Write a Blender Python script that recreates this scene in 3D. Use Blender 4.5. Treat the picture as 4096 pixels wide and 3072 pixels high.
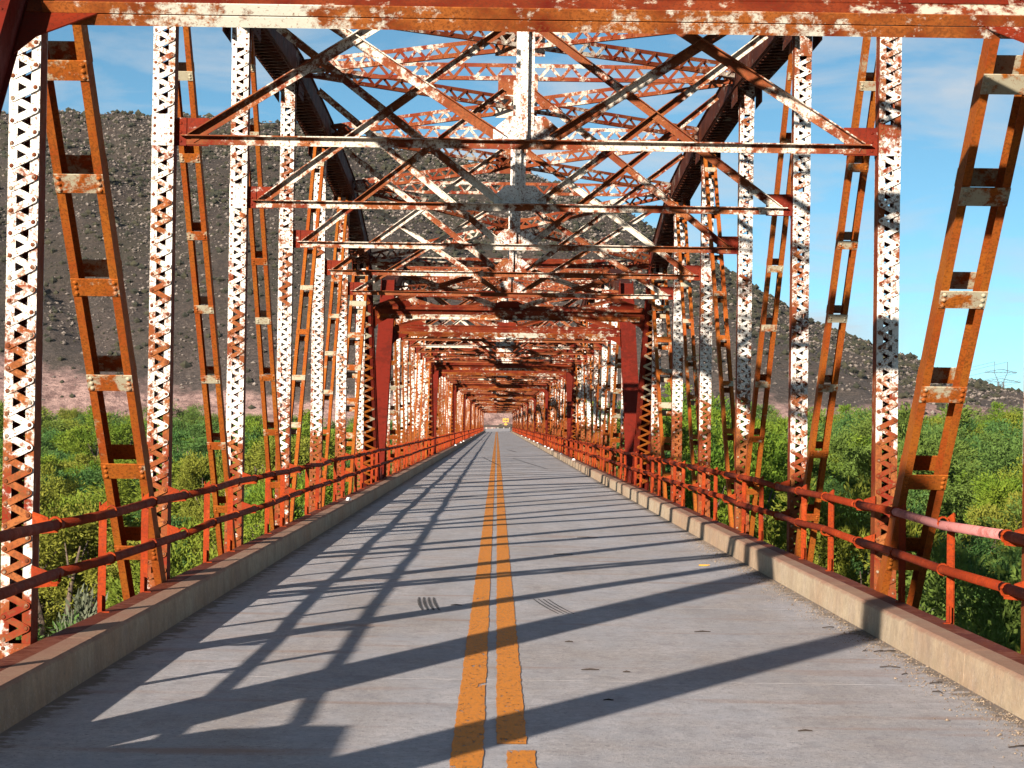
import bpy, math, random
import numpy as np
from mathutils import Vector, Matrix, noise

random.seed(7); rng = np.random.default_rng(7)
S = bpy.context.scene
for o in list(bpy.data.objects): bpy.data.objects.remove(o)

# ------------------------------------------------------------------ camera, sky, sun, exposure
F = 2355.0                                   # focal length in pixels of a 1024 wide picture
cam_d = bpy.data.cameras.new('camera'); cam = bpy.data.objects.new('camera', cam_d)
S.collection.objects.link(cam); S.camera = cam
cam_d.sensor_width = 36; cam_d.lens = F/1024*36; cam_d.clip_start = .1; cam_d.clip_end = 30000
cam.location = (-.23, 0, 1.62)
q = Vector((14.5, F, 40.4)).to_track_quat('-Z', 'Y')
cam.rotation_mode = 'QUATERNION'
cam.rotation_quaternion = q @ Matrix.Rotation(math.radians(.8), 3, 'Z').to_quaternion()

SUN_TO = Vector((-1.8, -3.9, 1.0)).normalized()          # direction towards the sun
SUN_EL = math.asin(SUN_TO.z); SUN_AZ = math.atan2(SUN_TO.x, SUN_TO.y)
sun_d = bpy.data.lights.new('sun', 'SUN'); sun = bpy.data.objects.new('sun', sun_d)
S.collection.objects.link(sun)
sun_d.energy = 5.0; sun_d.angle = math.radians(.5); sun_d.color = (1, .88, .75)
sun.rotation_euler = SUN_TO.to_track_quat('Z', 'Y').to_euler()
sun.location = (-40, -80, 60)

W = bpy.data.worlds.new('World'); S.world = W; W.use_nodes = True
nt = W.node_tree; nt.nodes.clear()
def wn(t, **k):
    n = nt.nodes.new(t)
    for a, b in k.items(): setattr(n, a, b)
    return n
wo = wn('ShaderNodeOutputWorld'); bg = wn('ShaderNodeBackground')
sky = wn('ShaderNodeTexSky', sky_type='NISHITA', sun_disc=False, sun_elevation=SUN_EL, sun_rotation=SUN_AZ,
         altitude=3000, air_density=.48, dust_density=.0, ozone_density=.0)
tc = wn('ShaderNodeTexCoord'); mp = wn('ShaderNodeMapping'); mp.inputs['Scale'].default_value = (7, 7, 30)
mp.inputs['Rotation'].default_value = (0, .12, 0)
nz = wn('ShaderNodeTexNoise'); nz.inputs['Scale'].default_value = 1.25; nz.inputs['Detail'].default_value = 7
nz.inputs['Roughness'].default_value = .58; nz.inputs['Distortion'].default_value = .5
cr = wn('ShaderNodeValToRGB'); cr.color_ramp.elements[0].position = .46; cr.color_ramp.elements[1].position = .72
mx = wn('ShaderNodeMix', data_type='RGBA')
mx.inputs[7].default_value = (5.0, 5.4, 5.8, 1)          # sunlit cloud, same unit as the sky
mm = wn('ShaderNodeMath', operation='MULTIPLY'); mm.inputs[1].default_value = .8
L = nt.links.new
L(tc.outputs['Generated'], mp.inputs[0]); L(mp.outputs[0], nz.inputs['Vector']); L(nz.outputs['Fac'], cr.inputs[0])
L(cr.outputs[0], mm.inputs[0]); wb = wn('ShaderNodeMix', data_type='RGBA', blend_type='MULTIPLY'); wb.inputs[0].default_value = 1; wb.inputs[7].default_value = (.66, 1.06, 1.02, 1)   # white balance
L(sky.outputs[0], wb.inputs[6]); L(mm.outputs[0], mx.inputs[0]); L(wb.outputs[2], mx.inputs[6])
L(mx.outputs[2], bg.inputs[0]); bg.inputs[1].default_value = .05; L(bg.outputs[0], wo.inputs[0])

vs = S.view_settings; vs.view_transform = 'Standard'; vs.look = 'None'; vs.gamma = 1.0; vs.use_curve_mapping = False
vs.exposure = 1.36
S.render.engine = 'CYCLES'

# ------------------------------------------------------------------ node material helpers
class NM:
    def __init__(s, name):
        s.m = bpy.data.materials.new(name); s.m.use_nodes = True; s.t = s.m.node_tree
        s.b = s.t.nodes['Principled BSDF']; s.out = s.t.nodes['Material Output']
        s.geo = None
    def n(s, t, **k):
        x = s.t.nodes.new(t)
        for a, b in k.items(): setattr(x, a, b)
        return x
    def l(s, a, b): s.t.links.new(a, b)
    def pos(s):
        if not s.geo: s.geo = s.n('ShaderNodeNewGeometry')
        return s.geo.outputs['Position']
    def noise(s, scale, detail=4, rough=.6, stretch=None, off=0, dist=0):
        x = s.n('ShaderNodeTexNoise'); x.inputs['Scale'].default_value = scale
        x.inputs['Detail'].default_value = detail; x.inputs['Roughness'].default_value = rough
        x.inputs['Distortion'].default_value = dist
        mp = s.n('ShaderNodeMapping'); mp.inputs['Location'].default_value = (off, off*1.7, off*.3)
        if stretch: mp.inputs['Scale'].default_value = stretch
        s.l(s.pos(), mp.inputs[0]); s.l(mp.outputs[0], x.inputs['Vector'])
        return x.outputs['Fac']
    def ramp(s, src, p0, p1, c0=(0,0,0,1), c1=(1,1,1,1)):
        x = s.n('ShaderNodeValToRGB'); e = x.color_ramp.elements
        e[0].position = p0; e[1].position = p1; e[0].color = c0; e[1].color = c1
        s.l(src, x.inputs[0]); return x.outputs[0]
    def mix(s, f, a, b):
        x = s.n('ShaderNodeMix', data_type='RGBA')
        for v, i in ((f,0),(a,6),(b,7)):
            if isinstance(v, (int,float)): x.inputs[i].default_value = v
            elif isinstance(v, tuple): x.inputs[i].default_value = v if len(v)==4 else (*v,1)
            else: s.l(v, x.inputs[i])
        return x.outputs[2]
    def math(s, op, a, b=0.0, clamp=False):
        x = s.n('ShaderNodeMath', operation=op, use_clamp=clamp)
        for v, i in ((a,0),(b,1)):
            if isinstance(v, (int,float)): x.inputs[i].default_value = v
            else: s.l(v, x.inputs[i])
        return x.outputs[0]
    def z(s):
        x = s.n('ShaderNodeSeparateXYZ'); s.l(s.pos(), x.inputs[0]); return x.outputs[2]
    def sep(s):
        x = s.n('ShaderNodeSeparateXYZ'); s.l(s.pos(), x.inputs[0]); return x.outputs
    def bump(s, src, strength=.3, dist=.01):
        x = s.n('ShaderNodeBump'); x.inputs['Strength'].default_value = strength; x.inputs['Distance'].default_value = dist
        s.l(src, x.inputs['Height']); s.l(x.outputs[0], s.b.inputs['Normal'])
    def col(s, c):
        if isinstance(c, tuple): s.b.inputs['Base Color'].default_value = (*c,1)[:4]
        else: s.l(c, s.b.inputs['Base Color'])
    def rough(s, v):
        if isinstance(v, (int,float)): s.b.inputs['Roughness'].default_value = v
        else: s.l(v, s.b.inputs['Roughness'])

ORANGE = (.30,.090,.012); RED = (.15,.016,.006); DARK = (.035,.010,.006)
def steel(name, paint, rust, rust2, cover, lowz=0.0, speck=.5, patch=.9, seed=0):
    """flaking paint over rust; cover = share of the surface that lost its paint, lowz = more rust near the deck"""
    m = NM(name)
    big = m.noise(patch, 3, .55, off=seed)
    mid = m.noise(9, 5, .7, off=seed+3)
    fine = m.noise(46, 4, .75, off=seed+5)
    v = m.math('ADD', m.math('MULTIPLY', big, .55), m.math('MULTIPLY', mid, .45))
    if lowz:
        zz = m.math('MULTIPLY', m.math('SUBTRACT', 1.9, m.z()), .16*lowz)
        zz = m.math('MAXIMUM', zz, 0.0); zz = m.math('MINIMUM', zz, .22*lowz)
        v = m.math('ADD', v, zz)
        rs = m.math('MULTIPLY', m.math('MULTIPLY', m.sep()[0], 1.0, True), m.math('MULTIPLY', m.math('SUBTRACT', 2.3, m.z()), .5, True))
        v = m.math('ADD', v, m.math('MULTIPLY', rs, .17*lowz))
    age = m.math('MULTIPLY', m.math('SUBTRACT', m.sep()[1], 50.0), .0009, True)      # the paint is worse towards the far bank
    v = m.math('ADD', v, m.math('MINIMUM', age, .075))
    c = .5 + (.5-cover)*.42
    bigmask = m.ramp(v, c-.025, c+.03)
    sp = m.ramp(m.math('ADD', m.math('MULTIPLY', fine, .75), m.math('MULTIPLY', big, .3)), .60-.09*speck, .66-.09*speck)
    rmix = m.mix(m.ramp(m.noise(2.3, 4, .6, off=seed+9), .38, .62), rust, rust2)
    rmix = m.mix(m.math('MULTIPLY', m.ramp(fine, .48, .7), .75), rmix, DARK)
    pcol = m.mix(m.math('MULTIPLY', m.ramp(mid, .45, .75), .5), paint, tuple(x*.72 for x in paint))
    a = m.mix(bigmask, pcol, rmix)
    a = m.mix(m.math('MULTIPLY', sp, .85), a, m.mix(.5, rust, DARK))
    m.col(a); m.rough(m.ramp(mid, .3, .8, (.6,)*3+(1,), (.9,)*3+(1,))); m.b.inputs['Specular IOR Level'].default_value = .08
    m.bump(m.math('ADD', fine, bigmask), .35, .004)
    return m.m
M = {}
M['post']   = steel('post_paint', (.62,.60,.55), (.22,.075,.022), RED, .38, lowz=.75, speck=.85, patch=1.1)
M['bar']    = steel('lacing_paint', (.66,.63,.57), (.25,.085,.025), RED, .40, lowz=.75, speck=.85, patch=1.6, seed=11)
M['web']    = steel('post_web_rust', (.26,.20,.14), (.20,.055,.015), RED, .72, lowz=.5, speck=.5, patch=.8, seed=19)
M['diag']   = steel('diagonal_rust', (.30,.25,.16), ORANGE, (.27,.055,.010), .80, lowz=.5, speck=.62, patch=1.0, seed=21)
M['batten'] = steel('batten_rust', (.34,.31,.22), ORANGE, (.26,.055,.010), .50, lowz=.8, speck=.5, patch=2.0, seed=27)
M['chord']  = steel('chord_paint', (.22,.19,.155), (.085,.022,.010), DARK, .75, speck=.6, seed=31)
M['endp']   = steel('endpost_red', (.125,.013,.007), (.105,.012,.006), (.085,.010,.006), .5, speck=.10, patch=.6, seed=41)
M['brace']  = steel('brace_patchy', (.52,.47,.39), (.22,.072,.024), (.12,.014,.006), .55, speck=.8, patch=.9, seed=51)
M['lattice']= steel('lattice_rust', (.44,.39,.32), (.20,.058,.020), (.13,.016,.006), .62, speck=.8, patch=1.2, seed=57)
M['portal'] = steel('portal_patchy', (.40,.36,.28), (.16,.030,.009), (.085,.008,.004), .66, speck=.45, patch=.5, seed=63)
M['flange'] = steel('flange_pale', (.50,.49,.41), (.28,.085,.018), (.11,.010,.004), .52, speck=.4, patch=.5, seed=67)
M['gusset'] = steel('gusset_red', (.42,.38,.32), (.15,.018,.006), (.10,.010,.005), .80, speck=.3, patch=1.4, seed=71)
M['rail']   = steel('rail_red', (.28,.046,.009), (.27,.036,.005), (.18,.020,.005), .7, speck=.35, patch=1.5, seed=81)
M['pipe']   = steel('pipe_red', (.26,.038,.010), (.22,.028,.006), (.15,.017,.005), .7, speck=.5, patch=2.0, seed=91)
M['pink']   = steel('pipe_faded_pink', (.42,.17,.16), (.36,.13,.12), (.30,.09,.075), .4, speck=.2, patch=3.0, seed=95)
M['rivet']  = steel('rivet_rust', (.26,.21,.15), (.17,.055,.02), (.11,.03,.015), .6, speck=.6, patch=6, seed=15)
M['strip']  = steel('strip_rust', (.20,.065,.038), (.17,.045,.022), (.13,.030,.017), .6, speck=.25, patch=1.3, seed=17)

def concrete(name, base, stain, grain, stainscale=.5):
    m = NM(name)
    f = m.noise(30, 5, .8); g = m.noise(9, 6, .7); b = m.noise(stainscale, 5, .65, stretch=(1.6,.55,1), off=5)
    c = m.mix(m.ramp(b, .40, .66), base, stain)
    c = m.mix(m.math('MULTIPLY', m.ramp(g, .38, .66), .55), c, tuple(x*.50 for x in base))
    c = m.mix(m.math('MULTIPLY', m.ramp(m.noise(2.2, 5, .7, off=21), .50, .70), .30), c, (.30,.245,.235))
    c = m.mix(m.math('MULTIPLY', m.ramp(f, .54, .66), grain), c, (.085,.08,.085))
    c = m.mix(m.math('MULTIPLY', m.ramp(m.noise(42,4,.75,off=9), .57, .66), grain*.8), c, (.68,.63,.60))
    m.col(c); m.rough(.9); m.b.inputs['Specular IOR Level'].default_value = .2
    m.bump(m.math('ADD', f, m.math('MULTIPLY', g, .6)), .8, .008)
    return m
cm = concrete('road_concrete', (.52,.50,.515), (.41,.365,.34), .85, .55)
x = cm.sep()
prev = cm.b.inputs['Base Color'].links[0].from_socket
prev = cm.mix(cm.math('MULTIPLY', cm.ramp(cm.noise(1.7, 5, .7, stretch=(1,.5,1), off=71), .40, .64), .45), prev, (.36,.385,.44))
prev = cm.mix(cm.math('MULTIPLY', cm.ramp(cm.noise(4.5, 5, .7, stretch=(1,.45,1), off=77), .52, .66), .40), prev, (.24,.225,.235))
cm.col(prev)
st = cm.math('MULTIPLY', cm.ramp(cm.noise(1.1, 3, .5, stretch=(.45,2.0,1), off=33), .58, .74), .6)      # rusty stains
prev = cm.b.inputs['Base Color'].links[0].from_socket
prev = cm.mix(st, prev, (.33,.19,.12))
tr = cm.math('MULTIPLY', cm.ramp(cm.noise(.9, 4, .6, stretch=(2.2,.16,1), off=61), .52, .72), .3)       # worn tyre lanes
prev = cm.mix(tr, prev, (.26,.245,.245))
ax = cm.math('ABSOLUTE', x[0])
edge = cm.math('ADD', cm.math('MULTIPLY', cm.math('SUBTRACT', ax, 2.58), 4.5), cm.math('MULTIPLY', cm.math('SUBTRACT', cm.noise(6, 5, .7, off=41), .5), 3.0))
cm.col(cm.mix(cm.math('MULTIPLY', cm.ramp(edge, .15, .5), .88), prev, (.17,.14,.115)))                   # dirt gathered at the kerbs
M['road'] = cm.m
cm = concrete('kerb_concrete', (.46,.37,.255), (.40,.26,.16), .4, .8)
prev = cm.b.inputs['Base Color'].links[0].from_socket
dr = cm.math('MULTIPLY', cm.ramp(cm.noise(1.5, 5, .65, stretch=(1,2.0,.5), off=13), .5, .72), .6)
prev = cm.mix(dr, prev, (.24,.17,.12))
topm = cm.math('MULTIPLY', cm.math('SUBTRACT', cm.math('ADD', cm.z(), cm.math('MULTIPLY', cm.noise(3.0, 4, .6, off=7), .06)), .23-.02+.02), 40.0, True)
cm.col(cm.mix(cm.math('MULTIPLY', topm, cm.ramp(cm.noise(1.2, 4, .6, off=17), .3, .6, (.45,)*3+(1,), (.9,)*3+(1,))), prev, (.30,.155,.105)))   # rust wash on the top
M['kerb'] = cm.m
M['pier'] = concrete('pier_concrete', (.42,.39,.35), (.33,.29,.25), .4, .3).m
m = NM('yellow_paint')
wear = m.ramp(m.noise(24, 6, .75, stretch=(1.2,.5,1)), .585, .62)
w2 = m.ramp(m.noise(3.0, 5, .7, stretch=(3.2,.6,1), off=4), .64, .665)
lane = m.math('MAXIMUM', wear, w2)
m.col(m.mix(m.math('MULTIPLY', m.ramp(m.noise(30, 5, .7, stretch=(1.6,.25,1), off=8), .46, .70), .75), (.70,.235,.008), (.40,.145,.025)))
m.rough(.75); tb = m.n('ShaderNodeBsdfTransparent'); ms = m.n('ShaderNodeMixShader')
m.l(lane, ms.inputs[0]); m.l(m.b.outputs[0], ms.inputs[1]); m.l(tb.outputs[0], ms.inputs[2]); m.l(ms.outputs[0], m.out.inputs[0])
M['yellow'] = m.m
m = NM('tyre_rubber_mark')
m.col((.03,.03,.032)); m.rough(.8); tb = m.n('ShaderNodeBsdfTransparent'); ms = m.n('ShaderNodeMixShader')
m.l(m.ramp(m.noise(60, 4, .7), .46, .66, (.05,)*3+(1,), (.9,)*3+(1,)), ms.inputs[0])
m.l(m.b.outputs[0], ms.inputs[1]); m.l(tb.outputs[0], ms.inputs[2]); m.l(ms.outputs[0], m.out.inputs[0])
M['mark'] = m.m
m = NM('grit'); m.col(m.mix(m.ramp(m.noise(60,2), .4,.6), (.30,.23,.16), (.10,.07,.05))); m.rough(.9); M['grit'] = m.m
m = NM('litter_yellow'); m.col((.5,.26,.02)); m.rough(.5); M['litter'] = m.m
m = NM('twig_wood'); m.col((.035,.025,.02)); m.rough(.9); M['twig'] = m.m
m = NM('reflector_white'); m.col((.85,.85,.85)); m.rough(.3); M['white'] = m.m
m = NM('sign_yellow'); m.col((.46,.22,.008)); m.rough(.5); M['sign'] = m.m
m = NM('sign_black'); m.col((.015,.015,.015)); m.rough(.5); M['black'] = m.m
m = NM('galvanised'); m.col((.35,.36,.38)); m.rough(.5); m.b.inputs['Metallic'].default_value = .4; M['galv'] = m.m
m = NM('guard_timber'); m.col((.03,.02,.016)); m.rough(.8); M['guard'] = m.m
m = NM('guard_post_paint'); m.col((.40,.36,.31)); m.rough(.8); M['gpost'] = m.m
m = NM('tower_steel'); m.col((.08,.085,.09)); m.rough(.7); M['tower'] = m.m
m = NM('bark'); m.col(m.mix(m.ramp(m.noise(9,4), .4,.6), (.12,.085,.06), (.05,.035,.028))); m.rough(.95); M['bark'] = m.m

def leafmat(name, a, b, c):
    m = NM(name)
    oi = m.n('ShaderNodeObjectInfo')
    base = m.mix(m.ramp(m.noise(.55, 3, .6), .36, .64), a, b)
    base = m.mix(m.math('MULTIPLY', m.ramp(oi.outputs['Random'], .35, 1.0), .8), base, c)
    base = m.mix(m.math('MULTIPLY', m.ramp(m.noise(5, 3, .7), .4, .7), .4), base, tuple(x*.5 for x in a))
    m.col(base); m.rough(.75); m.b.inputs['Specular IOR Level'].default_value = .15
    tl = m.n('ShaderNodeBsdfTranslucent'); m.l(base, tl.inputs[0])
    ms = m.n('ShaderNodeMixShader'); ms.inputs[0].default_value = .22
    m.l(m.b.outputs[0], ms.inputs[1]); m.l(tl.outputs[0], ms.inputs[2]); m.l(ms.outputs[0], m.out.inputs[0])
    return m.m
M['leaf']  = leafmat('tamarisk_leaf', (.08,.155,.014), (.17,.235,.022), (.21,.195,.03))
M['leaf2'] = leafmat('cedar_leaf', (.045,.115,.028), (.09,.17,.042), (.14,.18,.025))
M['leafs'] = leafmat('sage_leaf', (.12,.14,.085), (.15,.165,.11), (.11,.14,.06))

m = NM('riverbed'); c = m.mix(m.ramp(m.noise(.15, 5, .6), .4, .6), (.10,.085,.05), (.06,.075,.03)); m.col(c); m.rough(.95)
m.bump(m.noise(1.5, 5), .6, .3); M['bed'] = m.m

m = NM('hill_rock')
sx = m.sep()
fl = m.noise(.9, 6, .72); fs = m.noise(.035, 4, .6)
c = m.mix(m.ramp(fl, .42, .62), (.022,.015,.011), (.062,.044,.034))
c = m.mix(m.math('MULTIPLY', m.ramp(fs, .45, .65), .55), c, (.04,.034,.018))
low = m.math('MULTIPLY', m.math('SUBTRACT', 62.0, m.math('ADD', sx[2], m.math('MULTIPLY', m.noise(.02,4), 40.0))), .022, True)
c = m.mix(m.math('MULTIPLY', low, .75), c, m.mix(m.ramp(fl, .40, .62), (.055,.040,.034), (.13,.098,.085)))
# pink cut bank along the foot of the slope
foot = m.math('SUBTRACT', m.math('ADD', m.math('MULTIPLY', m.math('MINIMUM', m.math('MAXIMUM', m.math('SUBTRACT', -55.0, sx[0]), 0.0), 100.0), .13), m.math('MULTIPLY', m.noise(.05, 4), 17.0)), sx[2])
foot = m.ramp(m.math('MULTIPLY', foot, .25), 0, .6)
c = m.mix(foot, c, m.mix(m.ramp(m.noise(.35, 6, .75), .42, .6), (.36,.23,.20), (.15,.085,.075)))
m.col(c); m.rough(.95); m.bump(fl, .9, 1.2)
M['hill'] = m.m
m = NM('scrub'); c = m.mix(m.ramp(m.noise(.4,2), .4,.6), (.036,.033,.015), (.018,.02,.010)); m.col(c); m.rough(.95); M['scrub'] = m.m
m = NM('boulder'); c = m.mix(m.ramp(m.noise(.8,3), .35,.65), (.25,.21,.18), (.085,.068,.057)); m.col(c); m.rough(.95); M['boulder'] = m.m
m = NM('far_hill'); m.col((.10,.10,.09)); m.rough(1); M['far'] = m.m

# ------------------------------------------------------------------ mesh helpers
C = S.collection
def setp(o, label=None, cat=None, group=None, kind=None):
    for k, v in (('label',label),('category',cat),('group',group),('kind',kind)):
        if v: o[k] = v
    return o
def obj(name, data, parent=None, **k):
    o = bpy.data.objects.new(name, data); C.objects.link(o)
    if parent: o.parent = parent
    return setp(o, **k)
def empty(name, loc=(0,0,0), **k):
    o = bpy.data.objects.new(name, None); C.objects.link(o); o.location = loc; o.empty_display_size = .3
    return setp(o, **k)
def copy_tree(o, parent=None, skip=()):
    c = o.copy(); C.objects.link(c); c.parent = parent
    for ch in kids.get(o.name, []):
        if ch.name.split('.')[0] in skip: continue
        copy_tree(ch, c, skip)
    return c
BOX = [(0,3,2,1),(4,5,6,7),(0,1,5,4),(1,2,6,5),(2,3,7,6),(3,0,4,7)]
class MB:
    def __init__(s): s.v = []; s.f = []
    def add(s, vs, fs):
        n = len(s.v); s.v += [tuple(p) for p in vs]; s.f += [tuple(i+n for i in f) for f in fs]
    def box(s, x0,x1,y0,y1,z0,z1):
        s.add([(x0,y0,z0),(x1,y0,z0),(x1,y1,z0),(x0,y1,z0),(x0,y0,z1),(x1,y0,z1),(x1,y1,z1),(x0,y1,z1)], BOX)
    def lbox(s, fr, a0,a1,b0,b1,c0,c1):
        o, A, B, Cc = fr
        P = lambda a,b,c: o + A*a + B*b + Cc*c
        s.add([P(a0,b0,c0),P(a0,b1,c0),P(a0,b1,c1),P(a0,b0,c1),P(a1,b0,c0),P(a1,b1,c0),P(a1,b1,c1),P(a1,b0,c1)], BOX)
    def plate(s, fr, pts, c0, c1):
        """polygon given in (a,b) of the frame, extruded along c"""
        o, A, B, Cc = fr; n = len(pts)
        s.add([o+A*a+B*b+Cc*c0 for a,b in pts] + [o+A*a+B*b+Cc*c1 for a,b in pts],
              [tuple(range(n))[::-1], tuple(range(n,2*n))] + [(i,(i+1)%n,n+(i+1)%n,n+i) for i in range(n)])
    def rivet(s, p, nrm, r=.015):
        p = Vector(p); nrm = Vector(nrm).normalized(); t = nrm.orthogonal().normalized(); b = nrm.cross(t)
        vs = []; k = 7
        for rr, h in ((1,0),(.75,.55)):
            for i in range(k):
                a = 2*math.pi*i/k; vs.append(p + (t*math.cos(a)+b*math.sin(a))*r*rr + nrm*r*h)
        vs.append(p + nrm*r*.8)
        s.add(vs, [(i,(i+1)%k,k+(i+1)%k,k+i) for i in range(k)] + [(k+i,k+(i+1)%k,2*k) for i in range(k)])
    def tube(s, pts, r, k=10, cap=True):
        pts = [Vector(p) for p in pts]; n = len(pts); vs = []
        for i, p in enumerate(pts):
            d = (pts[min(i+1,n-1)]-pts[max(i-1,0)]).normalized()
            t = d.cross(Vector((0,0,1)));  t = t.normalized() if t.length > 1e-4 else Vector((1,0,0))
            b = t.cross(d); rr = r[i] if isinstance(r,(list,tuple)) else r
            for j in range(k):
                a = 2*math.pi*j/k; vs.append(p + t*math.cos(a)*rr + b*math.sin(a)*rr)
        fs = [(i*k+j, i*k+(j+1)%k, (i+1)*k+(j+1)%k, (i+1)*k+j) for i in range(n-1) for j in range(k)]
        if cap: fs += [tuple(range(k))[::-1], tuple(range((n-1)*k, n*k))]
        s.add(vs, fs)
    def mesh(s, name, mat, smooth=False):
        me = bpy.data.meshes.new(name); me.from_pydata(s.v, [], s.f); me.materials.append(M[mat])
        if smooth: me.polygons.foreach_set('use_smooth', [True]*len(me.polygons))
        me.update(); return me
def frame(p0, p1, lat=Vector((1,0,0))):
    """a along the member, b lateral, c the third axis (towards -Y for an upright member)"""
    p0 = Vector(p0); p1 = Vector(p1); A = (p1-p0).normalized()
    B = (lat - A*lat.dot(A)).normalized(); Cc = B.cross(A) ; 
    return (p0, A, B, -Cc if False else Cc), (p1-p0).length

kids = {}
def part(name, data, parent, **k):
    o = obj(name, data, parent, **k); kids.setdefault(parent.name, []).append(o); return o

# ------------------------------------------------------------------ ground and river bed
PANEL = 6.096; NP = 8; SPANL = PANEL*NP; STEP = 49.2; Y0 = 8.87; NS = 10
YEND = Y0 + STEP*NS
def sst(x): x = max(0., min(1., x)); return x*x*(3-2*x)
BED = -7.0
def ground_z(x, y):
    z = BED + .5*noise.noise(Vector((x*.03, y*.03, 0)))
    up_far = sst((y-(YEND-22))/30)
    up_near = sst((7.0-y)/9)*sst((16-abs(x))/9)
    t = max(up_far, up_near)
    z = z*(1-t) + (-.45)*t
    if y > YEND+12: z += .9*sst((y-YEND-12)/14)
    return z
def grid(name, xs, ys, fz, mat):
    vs = [(x, y, fz(x, y)) for y in ys for x in xs]; nx = len(xs)
    fs = [(j*nx+i, j*nx+i+1, (j+1)*nx+i+1, (j+1)*nx+i) for j in range(len(ys)-1) for i in range(nx-1)]
    me = bpy.data.meshes.new(name); me.from_pydata(vs, [], fs); me.materials.append(M[mat])
    me.polygons.foreach_set('use_smooth', [True]*len(fs)); me.update(); return me
xs = sorted(set([-9000,-4000,-2000,-1000,-500,-300]+[i*8 for i in range(-25,26)]+[-14,-12,-10,-6,-4,4,6,10,12,14]+[300,500,1000,2000,4000,9000]))
ys = sorted(set([-3000,-1000,-300,-100,-40]+[i*3 for i in range(-10,10)]+list(range(30,470,10))+list(range(470,560,4))+[600,700,900,1500,2500,4000,7000,12000]))
obj('riverbed_ground', grid('riverbed_ground', xs, ys, ground_z, 'bed'), kind='structure')

# hill beyond the far bank
PX = [(-600,300),(0,258),(330,262),(520,268),(640,285),(760,315),(860,338),(1000,352),(1110,380),(1230,420),(1330,462),(1430,520),(1520,568),(1600,612),(1700,690),(1850,748),(1950,792),(2100,850),(2190,905),(2500,960)]
YR = 770.0
rx = []; rh = []
for px, py in PX:
    dx = px*1.8517-1988; dy = py*1.8517-1697; xx = dx+.0138*dy; yy = dy-.0138*dx
    rx.append(xx/9419*YR-.23); rh.append(max(1.62 - yy/9419*YR, -6))
def hill_z(x, y):
    R = float(np.interp(x, rx, rh))
    y0 = 548 + 8*noise.noise(Vector((x*.02, 3, 0)))
    t = (y-y0)/(YR-y0)
    if t <= 0: return -3 + t*20
    s = t**.9 if t <= 1 else 1 - .55*(t-1)
    z = R*s
    n1 = noise.fractal(Vector((x*.011, y*.008, 5)), 1.0, 2.0, 5)
    n2 = noise.fractal(Vector((x*.09, y*.09, 9)), .9, 2.0, 4)
    amp = min(1, max(0, t))*(1-min(1,max(0,t)))*4
    z += n1*9*amp*(R/95) + n2*1.1*min(1,t*6)
    gully = abs(noise.noise(Vector((x*.022+y*.006, y*.003, 2))))
    z -= max(0,(.22-gully))*22*amp*(R/95)
    z += 4.0*sst(t*14)*(.6+.6*noise.noise(Vector((x*.06, y*.06, 1))))
    return z
hx = [i*2.2 for i in range(-150, 130)]; hy = [536+i*2.4 for i in range(0, 135)]
hill_me = grid('hill', hx, hy, hill_z, 'hill')
obj('hill', hill_me, kind='structure')
# far blue ridge
vs = []; fs = []
for i in range(41):
    x = -200+i*110; h = 40+38*noise.fractal(Vector((i*.17, 1, 0)), 1, 2, 4)
    vs += [(x, 8000, -10), (x, 8300, max(15, h)), (x, 8900, -10)]
    if i: n = i*3; fs += [(n-3,n,n+1,n-2),(n-2,n+1,n+2,n-1)]
me = bpy.data.meshes.new('far_ridge'); me.from_pydata(vs, [], fs); me.materials.append(M['far']); obj('distant_hills', me, kind='structure')

# scrub and boulders on the hill: nobody could count them
def scatter(name, count, mat, smin, smax, flat, seed):
    r = np.random.default_rng(seed)
    base = np.array([(0,0,1),(.9,0,.25),(.3,.85,.3),(-.75,.5,.2),(-.7,-.55,.28),(.3,-.85,.22),(0,0,-.6)])
    tris = np.array([(0,1,2),(0,2,3),(0,3,4),(0,4,5),(0,5,1),(6,2,1),(6,3,2),(6,4,3),(6,5,4),(6,1,5)])
    V = []; N = 0; 
    ux = r.uniform(-215, 190, count); uy = 548 + (YR-545)*np.sqrt(r.uniform(0,1,count))
    for x, y in zip(ux, uy):
        if noise.noise(Vector((x*.035, y*.03, seed))) < r.uniform(-.75,.35): continue
        z = hill_z(x, y)
        if z < .3: continue
        s = smin + (smax-smin)*r.random()**3
        b = base*(1+r.uniform(-.28,.28,base.shape))*s*np.array([1,1,flat])
        a = r.uniform(0,6.28); ca, sa = math.cos(a), math.sin(a)
        V.append(np.stack([b[:,0]*ca-b[:,1]*sa+x, b[:,0]*sa+b[:,1]*ca+y, b[:,2]+z+.15*s],1)); N += 1
    V = np.concatenate(V); T = (tris[None]+np.arange(N)[:,None,None]*7).reshape(-1,3)
    me = bpy.data.meshes.new(name); me.from_pydata(V.tolist(), [], T.tolist()); me.materials.append(M[mat])
    return me
obj('hill_scrub', scatter('hill_scrub', 22000, 'scrub', .35, 1.6, .85, 3), kind='stuff', label='dark desert scrub dotted over the rocky hill', cat='scrub')
obj('hill_boulders', scatter('hill_boulders', 52000, 'boulder', .22, .85, .7, 8), kind='stuff', label='pale brown boulders strewn over the rocky hill', cat='boulders')

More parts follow.
